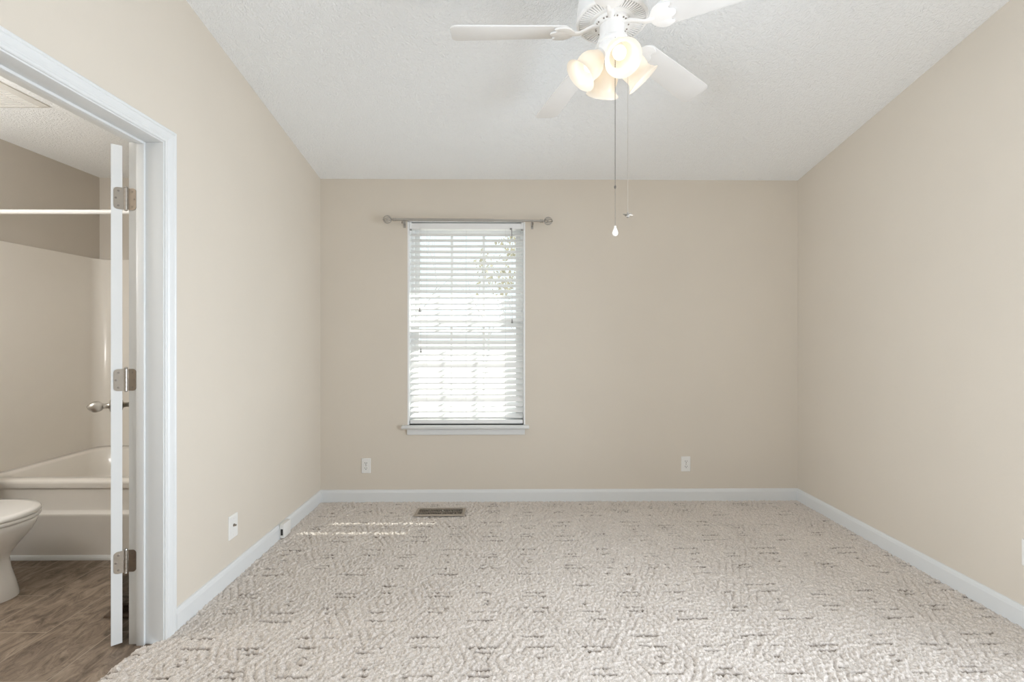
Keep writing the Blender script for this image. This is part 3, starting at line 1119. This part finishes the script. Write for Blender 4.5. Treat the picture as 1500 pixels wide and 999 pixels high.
def blade_mesh():
    bm = bmesh.new()
    r0, r1, t = 0.175, 0.660, 0.0055
    pts = []
    w0, w1 = 0.056, 0.068
    cr_ = 0.028
    # outline, root rounded, tip with rounded corners
    for k in range(9):
        a = R(90+22.5*k)
        pts.append((r0+0.035+0.035*math.cos(a), w0*math.sin(a)))
    for k in range(7):
        a = R(-90+15*k)
        pts.append((r1-cr_+cr_*math.cos(a), -w1+cr_+cr_*math.sin(a)))
    for k in range(7):
        a = R(15*k)
        pts.append((r1-cr_+cr_*math.cos(a), w1-cr_+cr_*math.sin(a)))
    rings(bm, [[(p[0], p[1], -t/2) for p in pts], [(p[0], p[1], t/2) for p in pts]])
    return bm


def bracket_mesh():
    bm = bmesh.new()
    # scalloped plate under the blade root
    half = [(0.150, 0.010), (0.158, 0.015), (0.166, 0.029), (0.176, 0.043), (0.190, 0.052), (0.206, 0.056), (0.221, 0.055), (0.234, 0.051),
            (0.244, 0.043), (0.242, 0.037), (0.234, 0.033), (0.232, 0.026), (0.237, 0.020), (0.247, 0.015), (0.254, 0.008)]
    pts = half+[(0.256, 0.0)]+[(x, -y) for x, y in reversed(half)]
    lo = [(p[0], p[1], -0.0105) for p in pts]
    hi = [(p[0], p[1], -0.0030) for p in pts]
    rings(bm, [lo, hi])
    return bm


def arm_mesh():
    bm = bmesh.new()
    loops = []
    for r, z, w, h in ((0.050, 0.026, 0.013, 0.006), (0.080, 0.021, 0.013, 0.007), (0.110, 0.008, 0.012, 0.007), (0.135, -0.005, 0.012, 0.006), (0.155, -0.008, 0.014, 0.004), (0.175, -0.008, 0.010, 0.003)):
        loops.append([(r, w, z-h*0.4), (r, w*0.7, z-h), (r, -w*0.7, z-h), (r, -w, z-h*0.4), (r, -w, z), (r, w, z)])
    rings(bm, loops)
    return bm


bmesh_cache = {}
for k in range(5):
    az = R(AZ0+72*k)
    rot = Matrix.Rotation(az, 4, 'Z') @ Matrix.Translation((0, 0, ZB-FCZ)) @ Matrix.Rotation(R((2.3, 1.5, 2.0, 3.9, 5.0)[k]), 4, 'Y')
    tilt = Matrix.Rotation(R(-12), 4, 'X')
    if k == 0:
        b0 = build('blade', blade_mesh(), M['blade'], fan, bevel=0.0015)
        k0 = build('blade_bracket', bracket_mesh(), M['fan'], b0, bevel=0.002, segs=2)
        a0 = build('bracket_arm', arm_mesh(), M['fan'], b0, smooth=True, angle=60)
        parts = (b0, k0, a0)
    else:
        b = b0.copy()
        COL.objects.link(b)
        b.parent = fan
        kk = k0.copy()
        COL.objects.link(kk)
        kk.parent = b
        aa = a0.copy()
        COL.objects.link(aa)
        aa.parent = b
        parts = (b, kk, aa)
    parts[0].matrix_local = rot @ tilt
    parts[2].matrix_local = tilt.inverted()

# lamp shades: four tulip glasses round the fitter
LZ = 2.412
for k in range(4):
    az = R(275.7+90*k)
    out = Vector((math.cos(az), math.sin(az), 0))
    ax = (out*math.cos(R(48))+Vector((0, 0, -1))*math.sin(R(48))).normalized()
    base = out*0.040+Vector((0, 0, LZ))
    mt = frame_axis(base, ax)
    bm = bmesh.new()
    lathe(bm, [(0.016, -0.020), (0.018, 0.0), (0.024, 0.006), (0.027, 0.010), (0.027, 0.026), (0.022, 0.030)], 24, mt)
    so = fpart('lamp_socket', bm, M['fan'], lf, smooth=True)
    bm = bmesh.new()
    outer = [(0.026, 0.018), (0.030, 0.026), (0.040, 0.040), (0.050, 0.056), (0.055, 0.074), (0.054, 0.092), (0.051, 0.106), (0.054, 0.118), (0.062, 0.130), (0.072, 0.139)]
    inner = [(r-0.0030, z) for r, z in reversed(outer)]
    lathe(bm, outer+[(0.0715, 0.1405)]+inner, 36, mt, False, False)
    shd = fpart('lamp_shade', bm, M['shade'], lf, smooth=True, angle=80)
    bm = bmesh.new()
    lathe(bm, [(0.012, 0.024), (0.013, 0.034), (0.020, 0.050), (0.026, 0.066), (0.0265, 0.078), (0.022, 0.092), (0.012, 0.101), (0.0, 0.104)], 20, mt)
    fpart('bulb', bm, M['bulb'], lf, smooth=True)
    ld = bpy.data.lights.new('bulb_light', 'POINT')
    ld.energy = 0.08
    ld.color = (1.0, 0.93, 0.84)
    ld.shadow_soft_size = 0.012
    lo = bpy.data.objects.new('bulb_light', ld)
    COL.objects.link(lo)
    lo.parent = fan
    lo.location = (mt @ Vector((0, 0, 0.116)))-FO


# pull chains
def chain(x, y, z0, z1, r, m, name, nb):
    bm = bmesh.new()
    tube(bm, [(x, y, z0), (x, y, z1)], r*0.55, 6)
    for k in range(nb):
        z = z0+(z1-z0)*(k+0.5)/nb
        lathe(bm, [(0.0003, -r), (r*0.8, -r*0.6), (r, 0), (r*0.8, r*0.6), (0.0003, r)], 6, Matrix.Translation((x, y, z)))
    return fpart(name, bm, m, sw, smooth=True)


cx, cy = 0.0, -0.055
chain(cx, cy, ZP-0.085, 1.845, 0.0017, M['chain'], 'pull_chain', 150)
bm = bmesh.new()
lathe(bm, [(0.001, 0.007), (0.0042, 0.004), (0.0042, -0.004), (0.001, -0.007)], 12, Matrix.Translation((cx, cy, 1.842)))
fpart('chain_coupling', bm, M['chain'], sw, smooth=True)
chain(cx, cy, 1.836, 1.688, 0.0013, M['chain'], 'pull_chain', 30)
bm = bmesh.new()
lathe(bm, [(0.001, 0.020), (0.004, 0.018), (0.0045, 0.010), (0.0085, 0.002), (0.0115, -0.008), (0.0105, -0.016), (0.006, -0.021), (0.0, -0.023)], 18, Matrix.Translation((cx, cy, 1.668)))
tag(fpart('chain_pull', bm, M['crystal'], sw, smooth=True), 'clear teardrop pull')
cx, cy = 0.056, -0.035
chain(cx, cy, ZP-0.060, 1.748, 0.0009, M['nickel'], 'pull_chain', 150)
bm = bmesh.new()
lathe(bm, [(0.001, 0.012), (0.004, 0.010), (0.005, 0.0), (0.007, -0.004), (0.0065, -0.009), (0.003, -0.012)], 12, Matrix.Translation((cx, cy, 1.736)))
for k in range(4):
    mt = Matrix.Translation((cx, cy, 1.737)) @ Matrix.Rotation(R(20+90*k), 4, 'Z') @ Matrix.Rotation(R(14), 4, 'X')
    box(bm, 0.004, 0.021, -0.0036, 0.0036, -0.0006, 0.0006, mt)
tag(fpart('chain_pull', bm, M['rod'], sw), 'tiny fan-shaped metal pull')

# ------------------------------------------------------------ bathroom: tub, surround, rod, toilet, ceiling grille
TX0, TX1, TY0, TY1, TZ = BX0+0.002, XLB-0.002, 2.600, BY1-0.002, 0.432
tub = empty('bathtub', ((TX0+TX1)/2, (TY0+TY1)/2, FZ))
tag(tub, 'almond bathtub with a stepped front apron behind the toilet', 'bathtub')
TO = Vector(tub.location)


def tpart(name, bm, m, parent=None, **k):
    bmesh.ops.translate(bm, verts=bm.verts, vec=-TO)
    return build(name, bm, m, parent or tub, **k)


tcx, tcy, thx, thy = (TX0+TX1)/2, (TY0+TY1)/2, (TX1-TX0)/2, (TY1-TY0)/2
bm = bmesh.new()
L = [rrect(tcx, tcy, thx, thy-0.006, 0.02, TZ-0.045, 8), rrect(tcx, tcy, thx, thy, 0.02, TZ-0.020, 8), rrect(tcx, tcy, thx, thy-0.001, 0.02, TZ-0.008, 8),
     rrect(tcx, tcy, thx-0.006, thy-0.008, 0.02, TZ, 8), rrect(tcx, tcy+0.005, thx-0.075, thy-0.075, 0.11, TZ-0.002, 8), rrect(tcx, tcy+0.005, thx-0.088, thy-0.088, 0.11, TZ-0.014, 8),
     rrect(tcx, tcy+0.005, thx-0.115, thy-0.115, 0.12, TZ-0.16, 8), rrect(tcx, tcy+0.005, thx-0.150, thy-0.150, 0.12, TZ-0.32, 8), rrect(tcx, tcy+0.005, thx-0.21, thy-0.20, 0.12, TZ-0.36, 8)]
rings(bm, L, False, True)
tpart('basin', bm, M['acrylic'], smooth=True, angle=70)
bm = bmesh.new()
ap = [(TY0+0.010, TZ-0.030), (TY0+0.016, TZ-0.060), (TY0+0.020, 0.262), (TY0+0.018, 0.252), (TY0+0.004, 0.244), (TY0+0.001, 0.236), (TY0+0.004, 0.225), (TY0+0.010, FZ+0.02), (TY0+0.010, FZ), (TY0+0.05, FZ), (TY0+0.05, TZ-0.030)]
prism(bm, ap, TX0, TX1, 'x')
tpart('apron', bm, M['acrylic'], smooth=True, angle=50)
bm = bmesh.new()
prism(bm, [(TY0+0.012, FZ), (TY0-0.010, FZ), (TY0-0.008, FZ+0.012), (TY0+0.001, FZ+0.020), (TY0+0.012, FZ+0.022)], TX0, TX1, 'x')
tpart('base_strip', bm, M['trim'], smooth=True, angle=60)

# surround: three joined panels with coved corners
bm = bmesh.new()


def ushape(off):
    x0, x1, y0, y1 = TX0+off, TX1-off, TY0+0.02, TY1-off
    r = 0.085-off*0.5
    p = [(x0, y0)]
    for k in range(9):
        a = R(180-90*k/8)
        p.append((x0+r+r*math.cos(a), y1-r+r*math.sin(a)))
    for k in range(9):
        a = R(90-90*k/8)
        p.append((x1-r+r*math.cos(a), y1-r+r*math.sin(a)))
    p.append((x1, y0))
    return p


SZ0, SZ1 = TZ+0.0002, 1.824
pi_, po_ = ushape(0.014), ushape(0.0)
loops = [[(*p, SZ0) for p in pi_], [(*p, SZ1-0.006) for p in pi_], [(*p, SZ1) for p in ushape(0.009)], [(*p, SZ1) for p in po_], [(*p, SZ0) for p in po_]]
rings(bm, loops, False, False, closed=False)
o = build('tub_surround', bm, M['acrylic'], smooth=True, angle=60)
tag(o, 'almond shower wall panels rising from the tub to head height', 'shower wall')

sr = empty('shower_rod', ((TX0+TX1)/2, 2.575, 1.944))
tag(sr, 'white straight shower curtain rod spanning above the bathtub', 'shower rod')
bm = bmesh.new()
hw = (XLB-BX0)/2
tube(bm, [(-hw+0.004, 0, 0), (hw-0.004, 0, 0)], 0.0128, 20)
build('rod', bm, M['porcelain'], sr, smooth=True)
for sg in (-1, 1):
    bm = bmesh.new()
    lathe(bm, [(0.030, 0.001), (0.030, 0.004), (0.022, 0.010), (0.016, 0.014), (0.016, 0.03), (0.012, 0.031)], 24, frame_axis((sg*hw, 0, 0), (-sg, 0, 0)))
    build('flange', bm, M['porcelain'], sr, smooth=True)

# toilet, facing +x, tank against the left bathroom wall
TLY = 2.215
tl = empty('toilet', (BX0+0.40, TLY, FZ))
tag(tl, 'white toilet with its lid closed in front of the bathtub', 'toilet')
LO = Vector(tl.location)


def lpart(name, bm, m, parent=None, **k):
    bmesh.ops.translate(bm, verts=bm.verts, vec=-LO)
    return build(name, bm, m, parent or tl, **k)


def egg(xb, xf, hw, z, n=40, back=0.5):
    """plan outline: blunt towards the tank (xb), elongated round to the front (xf)"""
    pts = []
    xc = xb+(xf-xb)*0.48
    for k in range(n):
        a = 2*PI*k/n
        c, s = math.cos(a), math.sin(a)
        if c >= 0:
            x = xc+(xf-xc)*(abs(c)**0.95)
        else:
            x = xc-(xc-xb)*(abs(c)**back)
        y = hw*math.copysign(abs(s)**0.92, s)
        pts.append((x, TLY+y, z))
    return pts


bm = bmesh.new()
L = [egg(-2.82, -2.382, 0.118, FZ), egg(-2.82, -2.384, 0.118, FZ+0.02), egg(-2.815, -2.396, 0.108, 0.06), egg(-2.81, -2.414, 0.098, 0.12), egg(-2.81, -2.424, 0.102, 0.165),
     egg(-2.82, -2.412, 0.118, 0.20), egg(-2.83, -2.382, 0.138, 0.24), egg(-2.84, -2.345, 0.160, 0.285), egg(-2.845, -2.322, 0.174, 0.325), egg(-2.85, -2.314, 0.180, 0.352), egg(-2.85, -2.317, 0.177, 0.358)]
rings(bm, L)
lpart('bowl', bm, M['porcelain'], smooth=True, angle=75)
bm = bmesh.new()
L = [egg(-2.79, -2.314, 0.184, 0.360), egg(-2.79, -2.310, 0.187, 0.364), egg(-2.79, -2.310, 0.187, 0.374), egg(-2.79, -2.314, 0.184, 0.378)]
rings(bm, L)
lpart('seat', bm, M['porcelain'], smooth=True, angle=60)
bm = bmesh.new()
L = [egg(-2.80, -2.312, 0.185, 0.380), egg(-2.80, -2.308, 0.188, 0.384), egg(-2.80, -2.309, 0.187, 0.394), egg(-2.80, -2.316, 0.181, 0.402), egg(-2.79, -2.34, 0.155, 0.405)]
rings(bm, L)
ld_ = lpart('lid', bm, M['porcelain'], smooth=True, angle=75)
for s in (-1, 1):
    bm = bmesh.new()
    lathe(bm, [(0.013, 0.355), (0.013, 0.400), (0.010, 0.405)], 14, Matrix.Translation((-2.812, TLY+s*0.07, 0)))
    lpart('seat_hinge', bm, M['porcelain'], smooth=True)
bm = bmesh.new()
L = [rrect(-2.940, TLY, 0.085, 0.19, 0.03, 0.345), rrect(-2.938, TLY, 0.095, 0.215, 0.03, 0.42), rrect(-2.936, TLY, 0.100, 0.225, 0.03, 0.70)]
rings(bm, L)
box(bm, -3.0, -2.80, TLY-0.09, TLY+0.09, 0.25, 0.352)
tk = lpart('tank', bm, M['porcelain'], smooth=True, angle=50)
bm = bmesh.new()
L = [rrect(-2.936, TLY, 0.108, 0.233, 0.03, 0.70), rrect(-2.936, TLY, 0.110, 0.235, 0.03, 0.72), rrect(-2.936, TLY, 0.104, 0.229, 0.03, 0.735)]
rings(bm, L)
lpart('tank_lid', bm, M['porcelain'], smooth=True, angle=50)
bm = bmesh.new()
lathe(bm, [(0.012, 0), (0.012, 0.012), (0.008, 0.014)], 14, frame_axis((-2.836, TLY-0.15, 0.64), (1, 0, 0)))
tube(bm, [(-2.826, TLY-0.15, 0.64), (-2.818, TLY-0.12, 0.636), (-2.815, TLY-0.07, 0.632)], [0.006, 0.006, 0.008], 10)
lpart('flush_lever', bm, M['nickel'], tk, smooth=True)

# exhaust grille on the bathroom ceiling
GX0, GX1, GY0, GY1 = -2.665, -2.372, 2.100, 2.393
eg = empty('exhaust_grille', ((GX0+GX1)/2, (GY0+GY1)/2, BCZ))
tag(eg, 'white louvred exhaust fan cover on the bathroom ceiling', 'exhaust vent')
g = (GX1-GX0)/2
bm = bmesh.new()
lp = [rrect(0, 0, g, g, 0.012, 0.0, 3), rrect(0, 0, g, g, 0.012, -0.006, 3), rrect(0, 0, g-0.030, g-0.030, 0.006, -0.016, 3), rrect(0, 0, g-0.030, g-0.030, 0.006, -0.001, 3)]
rings(bm, lp, False, False)
build('cover_frame', bm, M['plastic'], eg)
bm = bmesh.new()
box(bm, -g+0.028, g-0.028, -g+0.028, g-0.028, -0.003, -0.001)
build('fan_opening', bm, M['dark'], eg)
bm = bmesh.new()
nl = 18
for k in range(nl):
    y = -g+0.03+(2*g-0.06)*(k+0.5)/nl
    box(bm, -g+0.030, g-0.030, y-0.0036, y+0.0036, -0.015, -0.009)
for x in (-0.05, 0.05):
    box(bm, x-0.003, x+0.003, -g+0.03, g-0.03, -0.0145, -0.008)
build('louvers', bm, M['plastic'], eg)

# ------------------------------------------------------------ outside
bm = bmesh.new()
box(bm, -80, 80, 3.7, 150, -0.75, -0.65)
struct(build('ground_outside', bm, M['ground']), 'bright pale ground outside the window', 'ground')


def bare_tree(x, y, h, seed, label, spread=0.55, leaf=False, kind='bare_tree'):
    t = empty(kind, (x, y, -0.66))
    tag(t, label, 'tree')
    rg = random.Random(seed)
    tb = bmesh.new()
    bb = bmesh.new()
    tips = []

    def grow(bmx, p, d, ln, r, lev):
        pts, rr = [p.copy()], [r]
        for k in range(4):
            d = (d+Vector((rg.uniform(-1, 1), rg.uniform(-1, 1), rg.uniform(-0.4, 0.8)))*0.16).normalized()
            p = p+d*ln/4
            pts.append(p.copy())
            rr.append(r*(1-0.42*(k+1)/4))
        tube(bmx, pts, rr, 6)
        if lev == 0:
            tips.append(pts[-1])
            return
        n = 3 if lev > 1 else 4
        for k in range(n):
            q = pts[-1-(k % 2)] if lev < 4 else pts[-1-(k % 3)]
            a = rg.uniform(0, 2*PI)
            nd = (d+Vector((math.cos(a), math.sin(a), rg.uniform(0.0, 0.5)))*spread*1.3).normalized()
            grow(bb, q, nd, ln*rg.uniform(0.6, 0.8), rr[-1]*rg.uniform(0.55, 0.7), lev-1)
    grow(tb, Vector((0, 0, 0)), Vector((0, 0, 1)), h*0.36, h*0.014, 4)
    build('trunk', tb, M['bark'], t, smooth=True)
    build('branches', bb, M['bark'], t, smooth=True)
    if leaf:
        lb = bmesh.new()
        for q in tips:
            for j in range(5):
                c = q+Vector((rg.gauss(0, 0.12), rg.gauss(0, 0.12), rg.gauss(0, 0.2)))
                mt = Matrix.Translation(c) @ Euler((rg.uniform(0, 6), rg.uniform(0, 6), rg.uniform(0, 6))).to_matrix().to_4x4()
                s = rg.uniform(0.05, 0.09)
                v = [lb.verts.new(mt @ Vector(w)) for w in ((-s, 0, 0), (0, -s*0.5, 0.01), (s, 0, 0), (0, s*0.5, 0.01))]
                lb.faces.new(v)
        build('leaves', lb, M['needle'], t)
    return t


bare_tree(-3.1, 15.0, 6.2, 11, 'bare branching tree, glare put into its pale bark, seen through the left of the blind')
bare_tree(-1.1, 24.0, 7.0, 5, 'thin bare tree far off behind the middle of the blind')
bare_tree(0.33, 13.0, 4.7, 23, 'brown leafy tree seen through the right edge of the blind', 0.14, True, 'leafy_tree')
